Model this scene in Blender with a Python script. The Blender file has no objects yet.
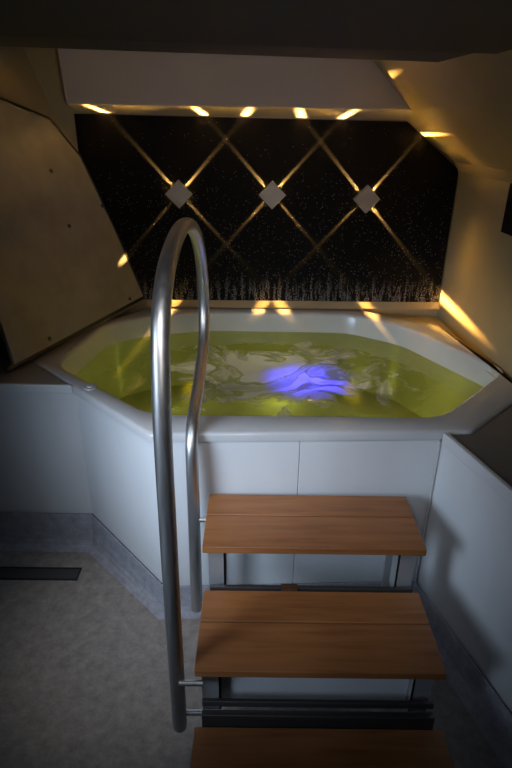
import bpy, bmesh, math, random
from mathutils import Vector, Matrix
random.seed(7)
S = bpy.context.scene
COL = S.collection
R = math.radians

# ------------------------------------------------------------------ camera
cd = bpy.data.cameras.new('camera'); cam = bpy.data.objects.new('camera', cd); COL.objects.link(cam)
cd.sensor_fit = 'VERTICAL'; cd.sensor_height = 36; cd.lens = 555 * 36 / 768
cd.clip_start = 0.02
cam.matrix_world = Matrix.Translation((0, 0, 1.65)) @ Matrix.Rotation(R(65), 4, 'X') @ Matrix.Rotation(R(0.7), 4, 'Z')
S.camera = cam
# ------------------------------------------------------------------ view
S.view_settings.view_transform = 'Standard'; S.view_settings.look = 'None'
S.view_settings.gamma = 1; S.view_settings.exposure = 0.0
S.view_settings.use_curve_mapping = False
# ------------------------------------------------------------------ world: very dim cool ambient
W = bpy.data.worlds.new('world'); S.world = W; W.use_nodes = True
bg = W.node_tree.nodes['Background']
bg.inputs[0].default_value = (0.75, 0.85, 1.0, 1); bg.inputs[1].default_value = 0.013

def light(name, kind, loc, target, energy, color, size=0.1, cone=60, blend=1.0, parent=None):
    l = bpy.data.lights.new(name, kind); o = bpy.data.objects.new(name, l); COL.objects.link(o)
    l.energy = energy; l.color = color
    if kind == 'SPOT':
        l.spot_size = R(cone); l.spot_blend = blend; l.shadow_soft_size = size
    elif kind == 'AREA':
        l.size = size
    else:
        l.shadow_soft_size = size
    o.location = loc
    o.rotation_euler = (Vector(target) - Vector(loc)).to_track_quat('-Z', 'Y').to_euler()
    if parent: o.parent = parent
    return o
# soft cool light from the room on the left of the steps, and a soft overhead fill added for treads and rim
light('room_light', 'SPOT', (-1.25, 0.35, 1.25), (-0.02, 1.65, 0.58), 150, (0.64, 0.79, 1.0), 0.40, 50, 1.0)
light('overhead_fill', 'SPOT', (-0.10, 0.55, 1.72), (0.05, 1.78, 0.62), 28, (0.97, 0.96, 1.0), 0.25, 64, 1.0)

light('bulkhead_fill', 'SPOT', (0.25, -0.30, 1.55), (-0.22, 2.65, 1.60), 30, (1.0, 0.92, 0.86), 0.12, 43, 1.0)  # fill added behind the camera to lift bulkhead and board

light('floor_fill', 'SPOT', (-0.62, 1.10, 1.78), (-0.40, 1.44, 0.0), 15, (1.0, 0.95, 0.90), 0.10, 40, 1.0)  # fill added overhead to brighten the floor on the left

# ------------------------------------------------------------------ materials
def mat(name, color, rough=0.5, metal=0.0, spec=0.5, emis=None, es=0):
    m = bpy.data.materials.new(name); m.use_nodes = True
    b = m.node_tree.nodes['Principled BSDF']
    b.inputs['Base Color'].default_value = (*color, 1); b.inputs['Roughness'].default_value = rough
    b.inputs['Metallic'].default_value = metal; b.inputs['Specular IOR Level'].default_value = spec
    if emis:
        b.inputs['Emission Color'].default_value = (*emis, 1); b.inputs['Emission Strength'].default_value = es
    return m
class NT:
    def __init__(s, m): s.t = m.node_tree; s.n = s.t.nodes; s.l = s.t.links
    def new(s, k, **kw):
        n = s.n.new(k)
        for a, v in kw.items():
            if a[0] == '_': n.inputs[a[1:]].default_value = v
            else: setattr(n, a, v)
        return n
    def link(s, a, ao, b, bi): s.l.new(a.outputs[ao], b.inputs[bi])
    def math(s, op, a, b=None, clamp=False):
        n = s.n.new('ShaderNodeMath'); n.operation = op; n.use_clamp = clamp
        for i, x in enumerate((a, b)):
            if x is None: continue
            if isinstance(x, (int, float)): n.inputs[i].default_value = x
            else: s.l.new(x, n.inputs[i])
        return n.outputs[0]
    def ramp(s, src, stops, interp='LINEAR'):
        n = s.n.new('ShaderNodeValToRGB'); n.color_ramp.interpolation = interp
        e = n.color_ramp.elements
        while len(e) < len(stops): e.new(0.5)
        for k, (p, c) in zip(e, stops):
            k.position = p; k.color = c if len(c) == 4 else (*c, 1)
        s.l.new(src, n.inputs[0]); return n.outputs[0]
def mottled(name, c1, c2, scale, rough, bump=0.0, detail=4, metal=0.0, spec=0.5, stretch=(1, 1, 1), rough2=None):
    m = mat(name, c1, rough, metal, spec); t = NT(m); b = t.n['Principled BSDF']
    tc = t.new('ShaderNodeTexCoord'); mp = t.new('ShaderNodeMapping'); mp.inputs['Scale'].default_value = stretch
    t.link(tc, 'Object', mp, 'Vector')
    nz = t.new('ShaderNodeTexNoise', _Scale=scale, _Detail=detail); t.link(mp, 'Vector', nz, 'Vector')
    t.l.new(t.ramp(nz.outputs['Fac'], [(0.32, c1), (0.68, c2)]), b.inputs['Base Color'])
    if rough2 is not None:
        t.l.new(t.ramp(nz.outputs['Fac'], [(0.3, (rough,) * 3), (0.7, (rough2,) * 3)]), b.inputs['Roughness'])
    if bump:
        bp = t.new('ShaderNodeBump', _Strength=bump, _Distance=0.004); t.link(nz, 'Fac', bp, 'Height'); t.link(bp, 'Normal', b, 'Normal')
    return m

M = {}
M['acrylic'] = mottled('white_acrylic', (0.50, 0.505, 0.51), (0.57, 0.57, 0.565), 5, 0.22)
M['panel'] = mottled('white_side_panel', (0.60, 0.62, 0.64), (0.68, 0.70, 0.71), 4, 0.42, stretch=(1, 1, 0.4))
M['ledge'] = mottled('ledge_laminate', (0.24, 0.24, 0.24), (0.29, 0.29, 0.285), 4, 0.45)
M['shadedledge'] = mottled('shaded_ledge_laminate', (0.12, 0.118, 0.115), (0.15, 0.147, 0.143), 4, 0.5)  # right ledge top's lack of light put into a darker copy
M['wall'] = mottled('satin_amber_lit_wall', (0.37, 0.30, 0.17), (0.43, 0.35, 0.20), 2.5, 0.38, spec=0.5)  # amber lamp glow on a neutral wall put into the base colour
M['bulkhead'] = mottled('bulkhead_paint', (0.42, 0.37, 0.35), (0.47, 0.42, 0.39), 3, 0.55)
M['ceiling'] = mat('unlit_dark', (0.02, 0.02, 0.022), 0.7)  # lack of light on ceiling and far wall put into the colour
M['beam'] = mat('dark_grey_beam', (0.03, 0.03, 0.032), 0.65)
M['hull'] = mottled('speckled_hull_board', (0.20, 0.20, 0.20), (0.26, 0.26, 0.255), 9, 0.45, detail=8)
M['black'] = mat('black_plastic', (0.01, 0.01, 0.011), 0.4)
M['matblack'] = mat('matt_black', (0.008, 0.008, 0.009), 0.75, spec=0.1)
M['screw'] = mat('dark_screw', (0.05, 0.045, 0.04), 0.5, 0.6)
M['steel'] = mottled('brushed_steel', (0.60, 0.60, 0.60), (0.68, 0.68, 0.68), 3, 0.38, metal=1.0, stretch=(30, 30, 1), detail=3, rough2=0.46)
M['frame'] = mottled('satin_steel_frame', (0.38, 0.39, 0.40), (0.44, 0.45, 0.45), 6, 0.5, metal=0.45)
M['darksteel'] = mat('dark_steel', (0.16, 0.16, 0.165), 0.32, 0.8)  # darker than the rest of the frame, for the cross bars
M['alu'] = mottled('matt_aluminium', (0.40, 0.39, 0.37), (0.46, 0.45, 0.43), 12, 0.5, metal=0.35)
M['lens'] = mat('warm_lens', (0.9, 0.8, 0.6), 0.2, emis=(1.0, 0.66, 0.25), es=6)
M['bluelens'] = mat('blue_lens', (0.3, 0.3, 0.9), 0.2, emis=(0.08, 0.06, 1.0), es=8)
M['greenlens'] = mat('pale_lens', (0.9, 0.9, 0.7), 0.2, emis=(0.95, 0.95, 0.35), es=3)
M['grey'] = mat('grey_plastic', (0.36, 0.37, 0.38), 0.35)
M['drain'] = mat('drain_grey', (0.10, 0.10, 0.10), 0.5, 0.5)
M['drainframe'] = mat('drain_frame', (0.03, 0.03, 0.03), 0.5, 0.3)

def vinyl(name, a, b_):
    m = mat(name, a, 0.55, spec=0.35); t = NT(m); b = t.n['Principled BSDF']
    tc = t.new('ShaderNodeTexCoord')
    n1 = t.new('ShaderNodeTexNoise', _Scale=26, _Detail=6, _Roughness=0.7); t.link(tc, 'Object', n1, 'Vector')
    n2 = t.new('ShaderNodeTexVoronoi', _Scale=95); t.link(tc, 'Object', n2, 'Vector')
    base = t.ramp(n1.outputs['Fac'], [(0.30, a), (0.55, b_), (0.75, tuple(x * 1.3 for x in b_))])
    mx = t.new('ShaderNodeMixRGB', blend_type='MULTIPLY'); mx.inputs[0].default_value = 0.5
    t.l.new(base, mx.inputs[1])
    t.l.new(t.ramp(n2.outputs['Distance'], [(0.0, (0.55, 0.52, 0.5)), (0.35, (1, 1, 1))]), mx.inputs[2])
    t.l.new(mx.outputs[0], b.inputs['Base Color'])
    return m
M['floor'] = vinyl('speckled_vinyl', (0.225, 0.205, 0.19), (0.34, 0.31, 0.285))
M['cove'] = vinyl('cove_vinyl', (0.27, 0.28, 0.32), (0.38, 0.39, 0.44))

def wood():
    m = mat('teak', (0.3, 0.15, 0.07), 0.42); t = NT(m); b = t.n['Principled BSDF']
    tc = t.new('ShaderNodeTexCoord'); mp = t.new('ShaderNodeMapping'); mp.inputs['Scale'].default_value = (1.6, 22, 22)
    t.link(tc, 'Object', mp, 'Vector')
    nz = t.new('ShaderNodeTexNoise', _Scale=2.2, _Detail=7, _Roughness=0.6, _Distortion=0.4); t.link(mp, 'Vector', nz, 'Vector')
    n2 = t.new('ShaderNodeTexNoise', _Scale=3.0, _Detail=2); t.link(tc, 'Object', n2, 'Vector')
    c = t.ramp(nz.outputs['Fac'], [(0.25, (0.22, 0.083, 0.027)), (0.5, (0.34, 0.135, 0.045)), (0.75, (0.41, 0.170, 0.060))])
    mx = t.new('ShaderNodeMixRGB', blend_type='MULTIPLY'); mx.inputs[0].default_value = 0.6
    t.l.new(c, mx.inputs[1]); t.l.new(t.ramp(n2.outputs['Fac'], [(0.3, (0.7, 0.66, 0.62)), (0.7, (1.1, 1.08, 1.05))]), mx.inputs[2])
    t.l.new(mx.outputs[0], b.inputs['Base Color'])
    bp = t.new('ShaderNodeBump', _Strength=0.12, _Distance=0.002); t.link(nz, 'Fac', bp, 'Height'); t.link(bp, 'Normal', b, 'Normal')
    return m
M['wood'] = wood()
M['darkwood'] = mottled('dark_stained_wood', (0.07, 0.035, 0.018), (0.10, 0.05, 0.025), 12, 0.5)

def glitter():
    m = mat('black_glitter', (0.006, 0.006, 0.006), 0.5, spec=0.06); t = NT(m); b = t.n['Principled BSDF']
    tc = t.new('ShaderNodeTexCoord'); sep = t.new('ShaderNodeSeparateXYZ'); t.link(tc, 'Object', sep, 'Vector')
    z = sep.outputs['Z']; x = sep.outputs['X']
    # fine glitter dots
    v = t.new('ShaderNodeTexVoronoi', _Scale=110); t.link(tc, 'Object', v, 'Vector')
    dot = t.math('LESS_THAN', v.outputs['Distance'], 0.20)
    sc = t.new('ShaderNodeSeparateColor'); t.link(v, 'Color', sc, 'Color')
    # denser in the middle heights
    dens = t.ramp(t.math('MULTIPLY', t.math('SUBTRACT', z, 0.8), 1.15), [(0.0, (0.4,) * 3), (0.35, (0.42,) * 3), (0.62, (0.34,) * 3), (0.75, (0.08,) * 3), (1, (0.02,) * 3)])
    sel = t.math('LESS_THAN', sc.outputs[0], dens)
    dot = t.math('MULTIPLY', dot, sel)
    dot = t.math('MULTIPLY', dot, t.math('MULTIPLY', t.math('POWER', sc.outputs[1], 2.0), 0.8))
    # silver grass blades rising from the lower edge
    cmb = t.new('ShaderNodeCombineXYZ'); t.l.new(t.math('MULTIPLY', x, 46), cmb.inputs[0]); t.l.new(t.math('MULTIPLY', z, 7), cmb.inputs[2])
    g = t.new('ShaderNodeTexNoise', _Scale=1.0, _Detail=3, _Roughness=0.7); t.link(cmb, 0, g, 'Vector')
    cm2 = t.new('ShaderNodeCombineXYZ'); t.l.new(t.math('MULTIPLY', x, 30), cm2.inputs[0])
    hn = t.new('ShaderNodeTexNoise', _Scale=1.0, _Detail=3); t.link(cm2, 0, hn, 'Vector')
    top = t.math('ADD', t.math('MULTIPLY', hn.outputs['Fac'], 0.26), 0.795)
    below = t.math('MULTIPLY', t.math('SUBTRACT', top, z), 9.0, True)
    fine = t.new('ShaderNodeTexNoise', _Scale=150, _Detail=2); t.link(tc, 'Object', fine, 'Vector')
    grass = t.math('MULTIPLY', t.math('GREATER_THAN', g.outputs['Fac'], 0.5), below)
    grass = t.math('MULTIPLY', grass, t.ramp(fine.outputs['Fac'], [(0.42, (0, 0, 0)), (0.62, (1, 1, 1))]))
    amt = t.math('MAXIMUM', dot, t.math('MULTIPLY', grass, 0.30))
    mx = t.new('ShaderNodeMixRGB'); t.l.new(amt, mx.inputs[0])
    mx.inputs[1].default_value = (0.006, 0.006, 0.0065, 1); mx.inputs[2].default_value = (0.75, 0.72, 0.68, 1)
    t.l.new(mx.outputs[0], b.inputs['Base Color'])
    return m
M['glitter'] = glitter()

# ------------------------------------------------------------------ mesh helpers
def obj(name, bm, m, parent=None, smooth=False):
    me = bpy.data.meshes.new(name); bm.normal_update(); bm.to_mesh(me); bm.free()
    if smooth:
        for p in me.polygons: p.use_smooth = True
    o = bpy.data.objects.new(name, me); COL.objects.link(o)
    for k in (m if isinstance(m, (list, tuple)) else [m]): me.materials.append(k)
    if parent: 
        o.parent = parent; o.matrix_parent_inverse = parent.matrix_basis.inverted()
    return o
def bevel(o, w=0.003, seg=2):
    b = o.modifiers.new('bevel', 'BEVEL'); b.width = w; b.segments = seg; b.limit_method = 'ANGLE'; b.angle_limit = R(35)
    return o
def tag(o, label=None, cat=None, group=None, kind=None):
    if label: o['label'] = label
    if cat: o['category'] = cat
    if group: o['group'] = group
    if kind: o['kind'] = kind
    return o
def empty(name, loc, label, cat, group=None):
    o = bpy.data.objects.new(name, None); COL.objects.link(o); o.location = loc; o.empty_display_size = 0.05
    return tag(o, label, cat, group)
def box(bm, c, s, mtx=None):
    r = bmesh.ops.create_cube(bm, size=1)
    T = Matrix.Translation(c) @ (mtx.to_4x4() if mtx else Matrix()) @ Matrix.Diagonal((*s, 1))
    bmesh.ops.transform(bm, matrix=T, verts=r['verts'])
def box2(bm, a, b): box(bm, [(i + j) / 2 for i, j in zip(a, b)], [abs(j - i) for i, j in zip(a, b)])
def prism(bm, pts, d):
    """closed polygon pts (3-D) extruded by the vector d"""
    a = [bm.verts.new(p) for p in pts]; b = [bm.verts.new(Vector(p) + Vector(d)) for p in pts]
    n = len(pts); bm.faces.new(a); bm.faces.new(b[::-1])
    for i in range(n): bm.faces.new((a[i], b[i], b[(i + 1) % n], a[(i + 1) % n]))
    bmesh.ops.recalc_face_normals(bm, faces=bm.faces)
def prism_bm(pts, d):
    bm = bmesh.new(); prism(bm, pts, d); return bm
def cyl(bm, c, r, h, axis=(0, 0, 1), seg=24, r2=None):
    q = Vector((0, 0, 1)).rotation_difference(Vector(axis)).to_matrix().to_4x4()
    bmesh.ops.create_cone(bm, cap_ends=True, segments=seg, radius1=r, radius2=r if r2 is None else r2, depth=h, matrix=Matrix.Translation(c) @ q)
def catmull(P, n=10):
    P = [Vector(p) for p in P]; out = []
    for i in range(len(P) - 1):
        p0 = P[max(i - 1, 0)]; p1 = P[i]; p2 = P[i + 1]; p3 = P[min(i + 2, len(P) - 1)]
        for k in range(n):
            t = k / n
            out.append(0.5 * ((2 * p1) + (p2 - p0) * t + (2 * p0 - 5 * p1 + 4 * p2 - p3) * t * t + (3 * p1 - p0 - 3 * p2 + p3) * t ** 3))
    out.append(P[-1]); return out
def tube(bm, path, r, seg=20, cap=True):
    path = [Vector(p) for p in path]; rings = []; up = None
    for i, p in enumerate(path):
        d = (path[min(i + 1, len(path) - 1)] - path[max(i - 1, 0)]).normalized()
        if up is None: up = d.orthogonal().normalized()
        up = (up - d * up.dot(d)).normalized(); s = d.cross(up)
        rings.append([bm.verts.new(p + (up * math.cos(a) + s * math.sin(a)) * r) for a in [2 * math.pi * k / seg for k in range(seg)]])
    for a, b in zip(rings, rings[1:]):
        for k in range(seg): bm.faces.new((a[k], a[(k + 1) % seg], b[(k + 1) % seg], b[k]))
    if cap:
        for ring, e, s in ((rings[0], path[0], -1), (rings[-1], path[-1], 1)):
            d = (path[1] - path[0] if s < 0 else path[-1] - path[-2]).normalized() * s
            prev = ring
            for f, g in ((0.35, 0.92), (0.7, 0.7)):
                nr = [bm.verts.new(e + d * r * f * 0.8 + (v.co - e) * g) for v in ring]
                for k in range(seg): bm.faces.new((prev[k], prev[(k + 1) % seg], nr[(k + 1) % seg], nr[k]))
                prev = nr
            c = bm.verts.new(e + d * r * 0.8)
            for k in range(seg): bm.faces.new((prev[k], prev[(k + 1) % seg], c))
    bmesh.ops.recalc_face_normals(bm, faces=bm.faces)

# ------------------------------------------------------------------ the room
def struct(name, bm, m): return tag(obj(name, bm, m), kind='structure')
bm = bmesh.new(); box2(bm, (-2.2, -0.6, -0.05), (2.2, 3.0, 0.0)); struct('floor', bm, M['floor'])
# back wall behind the tub
bm = bmesh.new(); box2(bm, (-1.7, 2.9, 0.0), (1.2, 2.98, 2.1)); struct('wall_back', bm, M['wall'])
# right wall, its upper part sloping in like a hull side
YB, YF = 2.9, -0.4
def rw(y): return 0.978 + (2.9 - y) * 0.036
pr = [(0, 0.0), (0, 1.40), (-0.008, 1.455), (-0.03, 1.50), (-0.283, 1.673), (-0.335, 1.716), (-0.54, 1.918), (-0.675, 2.05), (-0.675, 2.15), (0.15, 2.15), (0.15, 0.0)]
bm = bmesh.new()
A = [bm.verts.new((rw(YB) + u, YB, z)) for u, z in pr]; B = [bm.verts.new((rw(YF) + u, YF, z)) for u, z in pr]
bm.faces.new(A); bm.faces.new(B[::-1])
for i in range(len(pr)):
    j = (i + 1) % len(pr); bm.faces.new((A[i], B[i], B[j], A[j]))
bmesh.ops.recalc_face_normals(bm, faces=bm.faces); struct('wall_right', bm, M['wall'])
# left wall leaning outwards like the hull, 4 cm behind the loose board
HE = Vector((-0.683, 2.865, 1.175))
HN = Vector((0.87898623, -0.34846901, 0.32550355))
HA, HB, HC = Vector((-0.943, 1.993, 0.79)), Vector((-0.604, 2.872, 0.817)), Vector((-0.856, 2.885, 1.51))
d1 = (HB - HA).normalized(); up = HN.cross(d1).normalized()
if up.z < 0: up = -up
def hp(a, b, off=0.0): return HA + d1 * a + up * b + HN * off
bm = prism_bm([hp(0.10, -0.03, -0.045), hp(0.975, -0.03, -0.045), hp(1.10, 1.35, -0.045), hp(-0.15, 1.35, -0.045)], -HN * 0.05)
struct('wall_left', bm, M['wall'])
bm = bmesh.new(); box2(bm, (-1.75, -0.4, 0.0), (-1.68, 2.9, 2.1)); struct('wall_left', bm, M['ceiling'])  # near-black wall added so the gap beside the board stays dark
# ceiling: low dark part towards the room, raised part over the tub
bm = prism_bm([(-1.66, -0.4, 1.862), (-1.66, 1.60, 1.862), (1.15, 1.60, 1.806), (1.15, -0.4, 1.806)], (0, 0, 0.2)); struct('ceiling', bm, M['ceiling'])
bm = prism_bm([(-1.7, 1.72, 2.05), (-1.7, 2.95, 2.05), (1.2, 2.95, 2.05), (1.2, 1.72, 2.05)], (0, 0, 0.05)); struct('trim_1', bm, M['bulkhead'])
# beam along the edge of the low ceiling
bm = prism_bm([(-1.66, 1.602, 1.874), (-1.66, 2.0, 1.880), (1.15, 2.0, 1.822), (1.15, 1.602, 1.818)], (0, 0, 0.2))
bevel(struct('trim_2', bm, M['beam']), 0.006)
# bulkhead box over the panel
f0, f1, f2, f3 = Vector((-0.837, 2.65, 1.935)), Vector((0.455, 2.65, 1.915)), Vector((0.657, 2.65, 1.715)), Vector((-0.826, 2.65, 1.722))
g0, g1, g2, g3 = Vector((-0.90, 2.9, 1.96)), Vector((0.44, 2.9, 1.94)), Vector((0.70, 2.9, 1.677)), Vector((-0.84, 2.9, 1.694))
bm = bmesh.new(); F = [bm.verts.new(p) for p in (f0, f1, f2, f3)]; G = [bm.verts.new(p) for p in (g0, g1, g2, g3)]
bm.faces.new(F); bm.faces.new(G[::-1])
for i in range(4): bm.faces.new((F[i], G[i], G[(i + 1) % 4], F[(i + 1) % 4]))
bmesh.ops.recalc_face_normals(bm, faces=bm.faces); bevel(struct('trim_3', bm, M['bulkhead']), 0.006)

# narrow deck closing the gap between tub rim and walls, and a sill added under the panel, sloped to catch the beams
bm = prism_bm([(1.006, 1.90, 0.68), (0.909, 2.634, 0.68), (0.532, 2.878, 0.68), (-0.27, 2.881, 0.68), (-0.59, 2.84, 0.68), (-0.59, 2.898, 0.68), (0.974, 2.898, 0.68), (1.011, 1.90, 0.68)], (0, 0, 0.04)); struct('trim_4', bm, M['wall'])
bm = prism_bm([(-0.59, 2.899, 0.796), (-0.59, 2.886, 0.796), (-0.59, 2.858, 0.768), (-0.59, 2.858, 0.764), (-0.59, 2.899, 0.764)], (1.566, 0, 0.003)); struct('trim_5', bm, M['wall'])
# coved skirting under the panels
def cove(name, a, b, na, nb, ha, hb):
    """from a to b on the panel line; n = outward offset at the floor"""
    bm = bmesh.new(); prof = [(0.0, 1.0), (0.004, 1.0), (0.006, 0.5), (0.012, 0.22), (0.022, 0.09), (0.040, 0.02), (0.052, 0.0), (0.0, 0.0)]
    ra = [bm.verts.new((a[0] + na[0] * u, a[1] + na[1] * u, 0.001 + ha * v)) for u, v in prof]
    rb = [bm.verts.new((b[0] + nb[0] * u, b[1] + nb[1] * u, 0.001 + hb * v)) for u, v in prof]
    n = len(prof); bm.faces.new(ra); bm.faces.new(rb[::-1])
    for i in range(n): bm.faces.new((ra[i], ra[(i + 1) % n], rb[(i + 1) % n], rb[i]))
    bmesh.ops.recalc_face_normals(bm, faces=bm.faces)
    return struct(name, bm, M['cove'])
PL, PD, PF = (-0.682, 1.874), (-0.327, 1.527), (0.603, 1.568)
PR = (0.93, 0.42)
cove('baseboard_left', (-1.6, 1.888), PL, (0, -1), (-0.38, -0.92), 0.165, 0.165)
cove('baseboard_corner', PL, PD, (-0.38, -0.92), (-0.38, -0.92), 0.165, 0.115)
cove('baseboard_front', PD, PF, (-0.38, -0.92), (-0.75, -0.8), 0.115, 0.115)
cove('baseboard_right', PF, PR, (-0.75, -0.8), (-0.96, -0.2), 0.115, 0.115)

# ------------------------------------------------------------------ the hot tub
tub = empty('hot_tub', (0.1, 2.2, 0), 'octagonal white hot tub with greenish water, sunk behind white side panels', 'hot tub')
ZR = 0.762
inner = [(-0.36, 1.662), (0.63, 1.664), (1.0, 2.06), (0.73, 2.60), (0.48, 2.78), (-0.25, 2.79), (-0.55, 2.70), (-0.74, 2.57), (-0.81, 2.07)]
outer = [(-0.335, 1.522), (0.603, 1.560), (1.005, 1.90), (0.905, 2.63), (0.53, 2.872), (-0.27, 2.875), (-0.585, 2.83), (-0.775, 2.62), (-0.935, 2.116)]
outer = [(-0.335, 1.522), (0.70, 1.566), (1.004, 1.86), (0.905, 2.63), (0.53, 2.872), (-0.27, 2.875), (-0.585, 2.83), (-0.775, 2.62), (-0.935, 2.116)]
def roundpoly(P, r=0.05, n=5):
    out = []
    N = len(P)
    for i in range(N):
        p = Vector(P[i]); a = Vector(P[i - 1]); b = Vector(P[(i + 1) % N])
        ra = min(r, (a - p).length * 0.35); rb = min(r, (b - p).length * 0.35)
        A = p + (a - p).normalized() * ra; B = p + (b - p).normalized() * rb
        for k in range(n + 1):
            t = k / n; out.append(((1 - t) ** 2) * A + 2 * t * (1 - t) * p + t * t * B)
    return out
def inset(P, d):
    N = len(P); out = []
    for i in range(N):
        p = Vector(P[i]); a = Vector(P[i - 1]); b = Vector(P[(i + 1) % N])
        e1 = (p - a).normalized(); e2 = (b - p).normalized()
        n1 = Vector((-e1.y, e1.x)); n2 = Vector((-e2.y, e2.x)); m = (n1 + n2).normalized()
        out.append(p + m * d / max(0.35, m.dot(n1)))
    return out
loops = []
def L(P, z, r=0.05): loops.append([(v.x, v.y, z) for v in roundpoly(P, r)])
L(inset(outer, 0.012), 0.731, 0.02); L(outer, 0.731, 0.02); L(outer, ZR - 0.012, 0.022); L(inset(outer, 0.004), ZR - 0.004, 0.022); L(inset(outer, 0.012), ZR, 0.03)
L(inset(inner, -0.014), ZR, 0.08); L(inset(inner, -0.004), ZR - 0.004, 0.08); L(inner, ZR - 0.014, 0.08); L(inset(inner, 0.012), 0.64, 0.08)
L(inset(inner, 0.022), 0.40, 0.08); L(inset(inner, 0.035), 0.375, 0.08); L(inset(inner, 0.21), 0.365, 0.12); L(inset(inner, 0.23), 0.345, 0.12)
L(inset(inner, 0.26), 0.11, 0.12); L(inset(inner, 0.30), 0.09, 0.12)
bm = bmesh.new(); V = [[bm.verts.new(p) for p in lp] for lp in loops]; n = len(V[0])
for a, b in zip(V, V[1:]):
    for k in range(n): bm.faces.new((a[k], a[(k + 1) % n], b[(k + 1) % n], b[k]))
bm.faces.new(V[-1])
bmesh.ops.recalc_face_normals(bm, faces=bm.faces)
bmesh.ops.reverse_faces(bm, faces=[f for f in bm.faces]) if bm.faces[-1].normal.z < 0 else None
sh = obj('tub_shell', bm, M['acrylic'], tub, True)
sh.modifiers.new('es', 'EDGE_SPLIT').split_angle = R(50)

# side panels (front of two sheets with a seam, diagonal left)
def wallpanel(name, a, b, z0a, z0b, z1, th, m, parent):
    a = Vector((*a, 0)); b = Vector((*b, 0)); e = (b - a).normalized(); nn = Vector((-e.y, e.x, 0))   # inward
    bm = prism_bm([a + Vector((0, 0, z0a)), b + Vector((0, 0, z0b)), b + Vector((0, 0, z1)), a + Vector((0, 0, z1))], nn * th)
    return bevel(obj(name, bm, m, parent), 0.0018)
def lerp2(a, b, t): return (a[0] + (b[0] - a[0]) * t, a[1] + (b[1] - a[1]) * t)
p0 = (-0.3255, 1.533); p1 = (0.608, 1.575)
ts = 0.505
wallpanel('side_panel', p0, lerp2(p0, p1, ts - 0.0008), 0.110, 0.110, 0.731, 0.02, M['panel'], tub)
wallpanel('side_panel', lerp2(p0, p1, ts + 0.0008), p1, 0.110, 0.110, 0.731, 0.02, M['panel'], tub)
wallpanel('side_panel', (-0.682, 1.883), (-0.3262, 1.5335), 0.160, 0.110, 0.731, 0.02, M['panel'], tub)
# round fitting in the rim
bm = bmesh.new(); cyl(bm, (-0.612, 1.852, ZR + 0.003), 0.024, 0.008, seg=32); cyl(bm, (-0.612, 1.852, ZR + 0.008), 0.015, 0.006, seg=32, r2=0.012)
v_ = bevel(obj('air_valve', bm, M['acrylic'], tub, False), 0.0015)
# underwater lamps and jets
def disc(name, c, ax, r, m, parent):
    bm = bmesh.new(); cyl(bm, c, r, 0.016, ax, 28, r * 0.85); return obj(name, bm, m, parent)
lamp = disc('underwater_lamp', (0.22, 2.20, 0.10), (0, 0, 1), 0.06, M['grey'], tub)
disc('lens', (0.22, 2.20, 0.112), (0, 0, 1), 0.045, M['bluelens'], lamp)
for x, y, ax in ((-0.30, 2.755, (0, -1, 0)), (0.10, 2.755, (0, -1, 0)), (0.42, 2.755, (0, -1, 0)), (-0.775, 2.25, (1, 0.1, 0))):
    j = disc('jet', (x, y, 0.50), ax, 0.035, M['grey'], tub)
# loose water light: lit blue through the water, pale yellow-green along the back seat
light('blue_water_light', 'SPOT', (0.22, 2.20, 0.13), (0.22, 2.16, 0.66), 75, (0.05, 0.04, 1.0), 0.03, 42, 1.0, tub).matrix_parent_inverse = Matrix.Translation((-0.1, -2.2, 0))
for x, y, e in ((-0.35, 2.30, 2.0), (0.60, 2.20, 2.4), (0.12, 2.45, 2.4)):
    light('water_light', 'POINT', (x, y, 0.43), (0, 0, 0), e * 0.26, (1.0, 0.95, 0.45), 0.05, parent=tub).matrix_parent_inverse = Matrix.Translation((-0.1, -2.2, 0))

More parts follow.
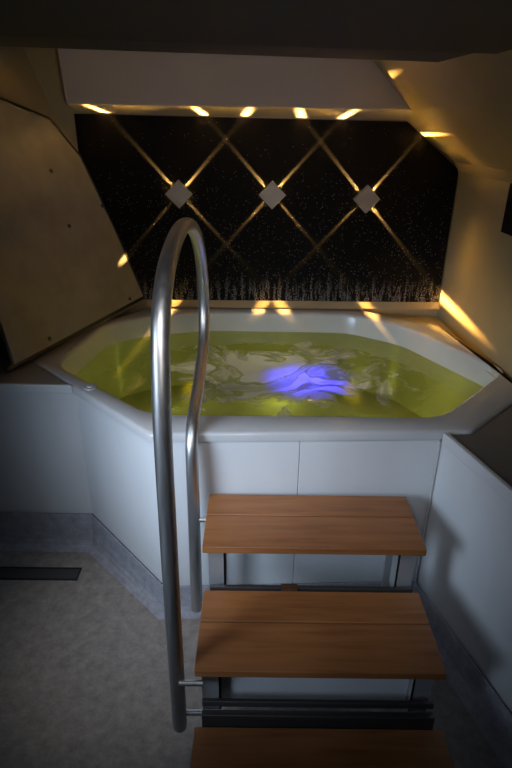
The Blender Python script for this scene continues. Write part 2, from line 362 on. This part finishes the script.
# ------------------------------------------------------------------ water
def water_mat():
    m = bpy.data.materials.new('spa_water'); m.use_nodes = True; t = NT(m)
    for n_ in list(t.n): t.n.remove(n_)
    out = t.new('ShaderNodeOutputMaterial')
    tr = t.new('ShaderNodeBsdfTransparent', _Color=(0.62, 0.69, 0.15, 1))
    gl = t.new('ShaderNodeBsdfGlossy', _Roughness=0.06); gl.inputs['Color'].default_value = (1, 1, 1, 1)
    fr = t.new('ShaderNodeFresnel', _IOR=1.33)
    tc = t.new('ShaderNodeTexCoord')
    nz = t.new('ShaderNodeTexNoise', _Scale=9, _Detail=3, _Distortion=0.6); t.link(tc, 'Object', nz, 'Vector')
    bp = t.new('ShaderNodeBump', _Strength=0.35, _Distance=0.02); t.link(nz, 'Fac', bp, 'Height')
    t.link(bp, 'Normal', gl, 'Normal'); t.link(bp, 'Normal', fr, 'Normal')
    w = t.new('ShaderNodeMixShader'); t.link(fr, 0, w, 0); t.link(tr, 0, w, 1); t.link(gl, 0, w, 2)
    # foam: swirls around the jets in the middle
    df = t.new('ShaderNodeBsdfDiffuse', _Color=(0.42, 0.42, 0.36, 1)); tl = t.new('ShaderNodeBsdfTranslucent', _Color=(0.75, 0.75, 0.8, 1))
    fm = t.new('ShaderNodeMixShader'); fm.inputs[0].default_value = 0.62; t.link(df, 0, fm, 1); t.link(tl, 0, fm, 2)
    sep = t.new('ShaderNodeSeparateXYZ'); t.link(tc, 'Object', sep, 'Vector')
    dx = t.math('DIVIDE', t.math('SUBTRACT', sep.outputs[0], 0.08), 0.58); dy = t.math('DIVIDE', t.math('SUBTRACT', sep.outputs[1], 2.22), 0.44)
    rad = t.math('SQRT', t.math('ADD', t.math('MULTIPLY', dx, dx), t.math('MULTIPLY', dy, dy)))
    sw = t.new('ShaderNodeTexNoise', _Scale=3.0, _Detail=3.5, _Roughness=0.5, _Distortion=2.4); t.link(tc, 'Object', sw, 'Vector')
    k = t.math('SUBTRACT', t.math('ADD', sw.outputs['Fac'], 0.42), t.math('MULTIPLY', rad, 0.62))
    mask = t.ramp(k, [(0.40, (0, 0, 0)), (0.46, (0.45,) * 3), (0.54, (0.55,) * 3), (0.57, (0.8,) * 3), (0.8, (0.88,) * 3)])
    s2 = t.new('ShaderNodeTexNoise', _Scale=2.6, _Detail=2.0, _Roughness=0.45, _Distortion=3.0); t.link(tc, 'Object', s2, 'Vector')
    ridge = t.ramp(t.math('ABSOLUTE', t.math('SUBTRACT', s2.outputs['Fac'], 0.47)), [(0.0, (0.15,) * 3), (0.018, (0.30,) * 3), (0.05, (1, 1, 1))])
    thin = t.ramp(s2.outputs['Fac'], [(0.38, (0.45,) * 3), (0.5, (1, 1, 1))])
    mask = t.math('MULTIPLY', t.math('MULTIPLY', mask, ridge), thin)
    al = t.new('ShaderNodeMixShader'); t.l.new(mask, al.inputs[0]); t.link(w, 0, al, 1); t.link(fm, 0, al, 2)
    t.link(al, 0, out, 'Surface')
    return m
bm = bmesh.new()
poly = [v for v in roundpoly(inset(inner, 0.009), 0.08)]
cx, cy = 0.1, 2.22; NR = 26
rings = []
def wz(x, y):
    r = math.hypot((x - 0.1) / 0.7, (y - 2.22) / 0.5); e = max(0, 1 - r)
    return 0.662 + (0.010 * math.sin(17 * x + 5 * y) * math.cos(13 * y - 4 * x) + 0.006 * math.sin(31 * x - 23 * y + 1.3)) * min(1, e * 2.2) + 0.014 * e * math.exp(-((x - 0.22) ** 2 + (y - 2.15) ** 2) / 0.02)
for i in range(1, NR + 1):
    f = i / NR
    rings.append([bm.verts.new((cx + (p.x - cx) * f, cy + (p.y - cy) * f, wz(cx + (p.x - cx) * f, cy + (p.y - cy) * f))) for p in poly])
c = bm.verts.new((cx, cy, wz(cx, cy))); n = len(poly)
for k in range(n): bm.faces.new((c, rings[0][k], rings[0][(k + 1) % n]))
for a, b in zip(rings, rings[1:]):
    for k in range(n): bm.faces.new((a[k], b[k], b[(k + 1) % n], a[(k + 1) % n]))
bmesh.ops.recalc_face_normals(bm, faces=bm.faces)
w_ = obj('tub_water', bm, water_mat(), None, True)
tag(w_, 'yellow-green churning water filling the tub, a blue glow in its foam', 'water', kind='stuff')

# ------------------------------------------------------------------ ledges either side
lb = empty('side_ledge', (-1.1, 1.9, 0), 'low white ledge left of the tub, under the leaning board', 'ledge')
wallpanel('front_panel', (-1.6, 1.895), (-0.680, 1.882), 0.160, 0.160, 0.731, 0.02, M['panel'], lb)
bm = prism_bm([(-1.6, 1.886, 0.731), (-0.690, 1.870, 0.731), (-0.945, 2.119, 0.731), (-1.6, 2.119, 0.731)], (0, 0, 0.030)); bevel(obj('ledge_top', bm, M['ledge'], lb), 0.004)
bm = prism_bm([(-1.6, 1.884, 0.729), (-0.686, 1.868, 0.729), (-0.700, 1.882, 0.729), (-1.6, 1.898, 0.729)], (0, 0, 0.034)); bevel(obj('edge_strip', bm, M['panel'], lb), 0.003)
rb = empty('side_ledge', (0.9, 1.0, 0), 'white-fronted ledge running along the right wall beside the steps', 'ledge')
wallpanel('front_panel', (0.605, 1.585), (0.938, 0.42), 0.085, 0.085, 0.719, 0.02, M['panel'], rb)
bm = prism_bm([(0.604, 1.556, 0.718), (0.930, 0.42, 0.718), (0.945, 0.42, 0.718), (0.622, 1.56, 0.718)], (0, 0, 0.042)); bevel(obj('edge_strip', bm, M['panel'], rb), 0.004)
bm = prism_bm([(0.622, 1.556, 0.715), (0.945, 0.42, 0.715), (1.062, 0.42, 0.715), (1.008, 1.855, 0.715), (0.70, 1.558, 0.715)], (0, 0, 0.040)); bevel(obj('ledge_top', bm, M['shadedledge'], rb), 0.003)

bm = bmesh.new(); box2(bm, (0.600, 1.563, 0.105), (0.608, 1.574, 0.720)); bevel(obj('corner_trim', bm, M['acrylic'], rb), 0.003)

# ------------------------------------------------------------------ steps with handrail
st = empty('pool_steps', (0.17, 1.2, 0), 'three-tread teak steps on a steel frame with a looped handrail', 'steps')
X0, X1 = -0.152, 0.506
TR = [(0.531, 1.268, 1.527), (0.362, 0.992, 1.270), (0.205, 0.690, 0.948)]
for z, ya, yb in TR:
    bm = bmesh.new(); ym = ya + (yb - ya) * 0.575
    box2(bm, (X0, ya, z - 0.024), (X1, ym - 0.002, z)); box2(bm, (X0, ym + 0.002, z - 0.024), (X1, yb, z)); box2(bm, (X0 + 0.002, ya + 0.002, z - 0.022), (X1 - 0.002, yb - 0.002, z - 0.008))
    bevel(obj('tread', bm, M['wood'], st), 0.003, 3)
for z, ya, yb in TR:
    zt = z - 0.026
    for xa in (X0 + 0.012, X1 - 0.062):                 # angle irons under each tread
        bm = bmesh.new(); box2(bm, (xa, ya + 0.03, zt - 0.026), (xa + 0.005, yb - 0.002, zt)); box2(bm, (xa, ya + 0.03, zt - 0.005), (xa + 0.045, yb - 0.002, zt))
        obj('support_rail', bm, M['frame'], st)
for (ya, yb, za, zb) in ((0.960, 0.978, 0.180, 0.232), (0.982, 0.994, 0.236, 0.256), (1.274, 1.286, 0.330, 0.370), (1.512, 1.526, 0.478, 0.500)):
    bm = bmesh.new(); box2(bm, (X0 + 0.018, ya, za), (X1 - 0.020, yb, zb)); bevel(obj('cross_bar', bm, M['darksteel'], st), 0.002)
for i, (z, ya, yb) in enumerate(TR):
    zb = TR[i + 1][0] - 0.045 if i < 2 else 0.0
    for s in (0, 1):
        xa = X0 + 0.014 if s == 0 else X1 - 0.068
        bm = bmesh.new(); y = ya + 0.036
        box2(bm, (xa, y, zb), (xa + 0.052, y + 0.006, z - 0.026))
        box2(bm, (xa + (0.046 if s == 0 else 0.0), y, zb), (xa + (0.052 if s == 0 else 0.006), y + 0.055, z - 0.026))
        obj('leg', bm, M['frame'], st)
for s in (0, 1):   # rear legs to the floor
    xa = X0 + 0.02 if s == 0 else X1 - 0.06
    bm = bmesh.new(); box2(bm, (xa, 1.455, 0.0), (xa + 0.04, 1.462, 0.49)); obj('leg', bm, M['frame'], st)
bm = bmesh.new(); box2(bm, (0.085, 1.268, 0.338), (0.135, 1.290, 0.372)); obj('catch', bm, M['darkwood'], st)
bm = bmesh.new(); box2(bm, (X0 + 0.066, 1.052, 0.165), (X1 - 0.070, 1.060, 0.336)); obj('pale_filler', bm, M['panel'], st)  # pale plate added to brighten the view under the middle tread
xr = -0.2
P = [(xr, 0.998, 0.135), (xr, 1.003, 0.36), (xr, 1.011, 0.59), (xr, 1.024, 0.82), (xr, 1.038, 1.03), (xr, 1.062, 1.17), (xr, 1.10, 1.275), (xr, 1.17, 1.340), (xr, 1.255, 1.376), (xr, 1.39, 1.400), (xr, 1.53, 1.402), (xr, 1.70, 1.374), (xr, 1.84, 1.318), (xr, 1.945, 1.235), (xr, 2.01, 1.12), (xr, 2.02, 1.0), (xr, 1.955, 0.90), (xr, 1.80, 0.842), (xr, 1.66, 0.815), (xr, 1.555, 0.79), (xr, 1.502, 0.74), (xr, 1.488, 0.66), (xr, 1.480, 0.5), (xr, 1.465, 0.32), (xr, 1.446, 0.10)]
bm = bmesh.new(); tube(bm, catmull(P, 8), 0.0205, 24)
rail = obj('handrail', bm, M['steel'], st, True)
for y, z in ((0.985, 0.325), (1.0, 0.185), (1.475, 0.463)):
    bm = bmesh.new(); cyl(bm, (-0.16, y, z), 0.008, 0.062, (1, 0, 0), 16); obj('rail_bracket', bm, M['steel'], st, False)

# ------------------------------------------------------------------ glitter panel on the back wall
gp = prism_bm([(-0.868, 2.887, 1.690), (-0.868, 2.887, 0.795), (0.971, 2.887, 0.800), (0.973, 2.887, 1.463), (0.697, 2.887, 1.673)], (0, 0.012, 0))
tag(obj('glitter_panel', gp, M['glitter']), 'black sparkly wall panel with silvery grass, lit by crossing amber beams', 'wall panel')

# ------------------------------------------------------------------ beam lamps
AMB = (1.0, 0.55, 0.15)
SPILL_W = 2.0
BEAM_TILT, BEAM_THIN, BEAM_W = 0.0, 0.042, 320.0
def wall_lamp(x, z, turn, label, out=(1, 1, 1, 1), spill=(1, 1, 1, 1), fan=(38, 38, 80, 80)):
    yb_, d, h = 2.886, 0.040, 0.047
    t = empty('wall_lamp', (x, yb_, z), label, 'wall lamp', 'diamond beam lamps on the black panel')
    base = Matrix.Translation((x, yb_, z)) @ Matrix.Rotation(R(turn), 4, 'Z') @ Matrix.Rotation(R(45), 4, 'Y')
    def put(bm): bmesh.ops.transform(bm, matrix=base, verts=bm.verts); return bm
    bm = bmesh.new(); box(bm, (0, -0.010, 0), (0.060, 0.020, 0.060)); obj('lamp_body', put(bm), M['alu'], t)
    bm = bmesh.new(); box(bm, (0, -0.032, 0), (2 * h, 0.024, 2 * h)); bevel(obj('face_plate', put(bm), M['alu'], t), 0.002)
    for k in range(4):
        rot = Matrix.Rotation(R(90 * k), 4, 'Y'); 
        bm = bmesh.new(); cyl(bm, (0.0315, -0.012, 0), 0.008, 0.005, (1, 0, 0), 16)
        bmesh.ops.transform(bm, matrix=rot, verts=bm.verts); obj('lens', put(bm), M['lens'], t)
        pos = base @ rot @ Vector((0.037, -0.0075, 0)); dr = (base.to_3x3() @ rot.to_3x3() @ Vector((1, 0, 0)))
        flat = Vector((dr.x, 0, dr.z * (1.2 if turn and k == 3 else 1.09))).normalized()
        l = bpy.data.lights.new('beam_light', 'SPOT'); o = bpy.data.objects.new('beam_light', l); COL.objects.link(o)
        l.energy = BEAM_W * out[k]; l.color = AMB; l.spot_size = R(fan[k]); l.spot_blend = 1.0; l.shadow_soft_size = 0.008
        ny = Vector((0, 1, 0)); fz = -(flat + ny * math.tan(R(BEAM_TILT))).normalized(); fx = ny.cross(fz).normalized(); fy = fz.cross(fx)
        o.matrix_world = Matrix.Translation(pos) @ Matrix((fx, fy, fz)).transposed().to_4x4() @ Matrix.Diagonal((BEAM_THIN / math.tan(R(fan[k] / 2)), 1, 1, 1))
        o.parent = t; o.matrix_parent_inverse = Matrix.Translation((-x, -yb_, -z))
        e2 = flat - ny * 0.85
        q = light('spill_light', 'SPOT', pos, pos + e2, SPILL_W * spill[k], (1.0, 0.53, 0.10), 0.004, 84, 1.0); q.parent = t; q.matrix_parent_inverse = Matrix.Translation((-x, -yb_, -z))
    return t
wall_lamp(-0.389, 1.340, 0, 'diamond-shaped metal wall lamp above the handrail loop, first from the leaning board', (0.6, 0.3, 1, 1), (1.2, 0.0, 3.0, 1.6), (38, 26, 80, 80))
wall_lamp(0.068, 1.341, 0, 'diamond-shaped metal wall lamp in the middle of the row of three', (0.6, 0.6, 1, 1), (1.0, 0.7, 1.2, 1.8))
wall_lamp(0.527, 1.327, 8, 'diamond-shaped metal wall lamp nearest the right wall', (2.2, 0.5, 1, 1.3), (3.6, 0.8, 1.2, 2.8), (100, 38, 80, 108))

# ------------------------------------------------------------------ leaning board on the left
bd = empty('leaning_board', (-0.9, 2.2, 0.79), 'pale board with small dark screws, leaning along the left of the tub', 'board')
def onb(p, off=0.0): p = Vector(p); return p - HN * ((p - HA).dot(HN)) + HN * off
pts = [HA, HB, HE, (-0.859, 2.872, 1.505), (-0.951, 2.787, 1.661), (-1.068, 2.559, 1.732), (-1.175, 2.293, 1.738), (-1.095, 2.091, 1.305), (-0.983, 2.032, 0.94)]
bm = prism_bm([onb(p) for p in pts], -HN * 0.018); bevel(obj('board_panel', bm, M['hull'], bd), 0.003)
# dark gasket round its edge
bm = bmesh.new()
edge = [onb(p, -0.008) for p in [HA + Vector((-0.01, -0.03, 0)), HB, HE, (-0.859, 2.872, 1.505), (-0.951, 2.787, 1.661), (-1.068, 2.559, 1.732), (-1.175, 2.293, 1.738)]]
cen = onb((-0.95, 2.3, 1.25), -0.012)
for a, b in zip(edge, edge[1:]):
    tube(bm, [a + (a - cen).normalized() * 0.006, b + (b - cen).normalized() * 0.006], 0.011, 8, True)
obj('gasket', bm, M['black'], bd)
for p in ((-0.929, 2.649, 1.454), (-0.863, 2.599, 1.223), (-0.776, 2.870, 1.278), (-0.872, 2.198, 0.825), (-0.652, 2.763, 0.835)):
    bm = bmesh.new(); cyl(bm, onb(p, 0.001), 0.009, 0.005, HN, 16); obj('screw', bm, M['screw'], bd)

# ------------------------------------------------------------------ black panel on the right wall
bm = bmesh.new(); 
wy0, wy1 = 1.60, 2.31
prism(bm, [(rw(wy0) - 0.014, wy0, 1.268), (rw(wy1) - 0.014, wy1, 1.268), (rw(wy1) - 0.014, wy1, 1.455), (rw(wy0) - 0.014, wy0, 1.455)], (0.014, 0, 0))
bevel(tag(obj('wall_screen', bm, M['matblack']), 'black rectangular panel on the right wall at the picture edge', 'panel'), 0.003)

# ------------------------------------------------------------------ floor drain
dr_ = empty('floor_drain', (-0.95, 1.70, 0), 'dark slot drain in the grey floor before the left ledge', 'drain')
bm = bmesh.new(); ya, yb, xa, xb = 1.667, 1.735, -1.40, -0.702
for a, b in (((xa, ya, 0.0), (xb, ya + 0.006, 0.004)), ((xa, yb - 0.006, 0.0), (xb, yb, 0.004)), ((xb - 0.006, ya, 0.0), (xb, yb, 0.004)), ((xa, ya, 0.0), (xa + 0.006, yb, 0.004))): box2(bm, a, b)
obj('drain_frame', bm, M['drainframe'], dr_)
bm = bmesh.new(); box2(bm, (xa + 0.006, ya + 0.006, 0.0005), (xb - 0.006, yb - 0.006, 0.002)); obj('drain_cover', bm, M['drain'], dr_)
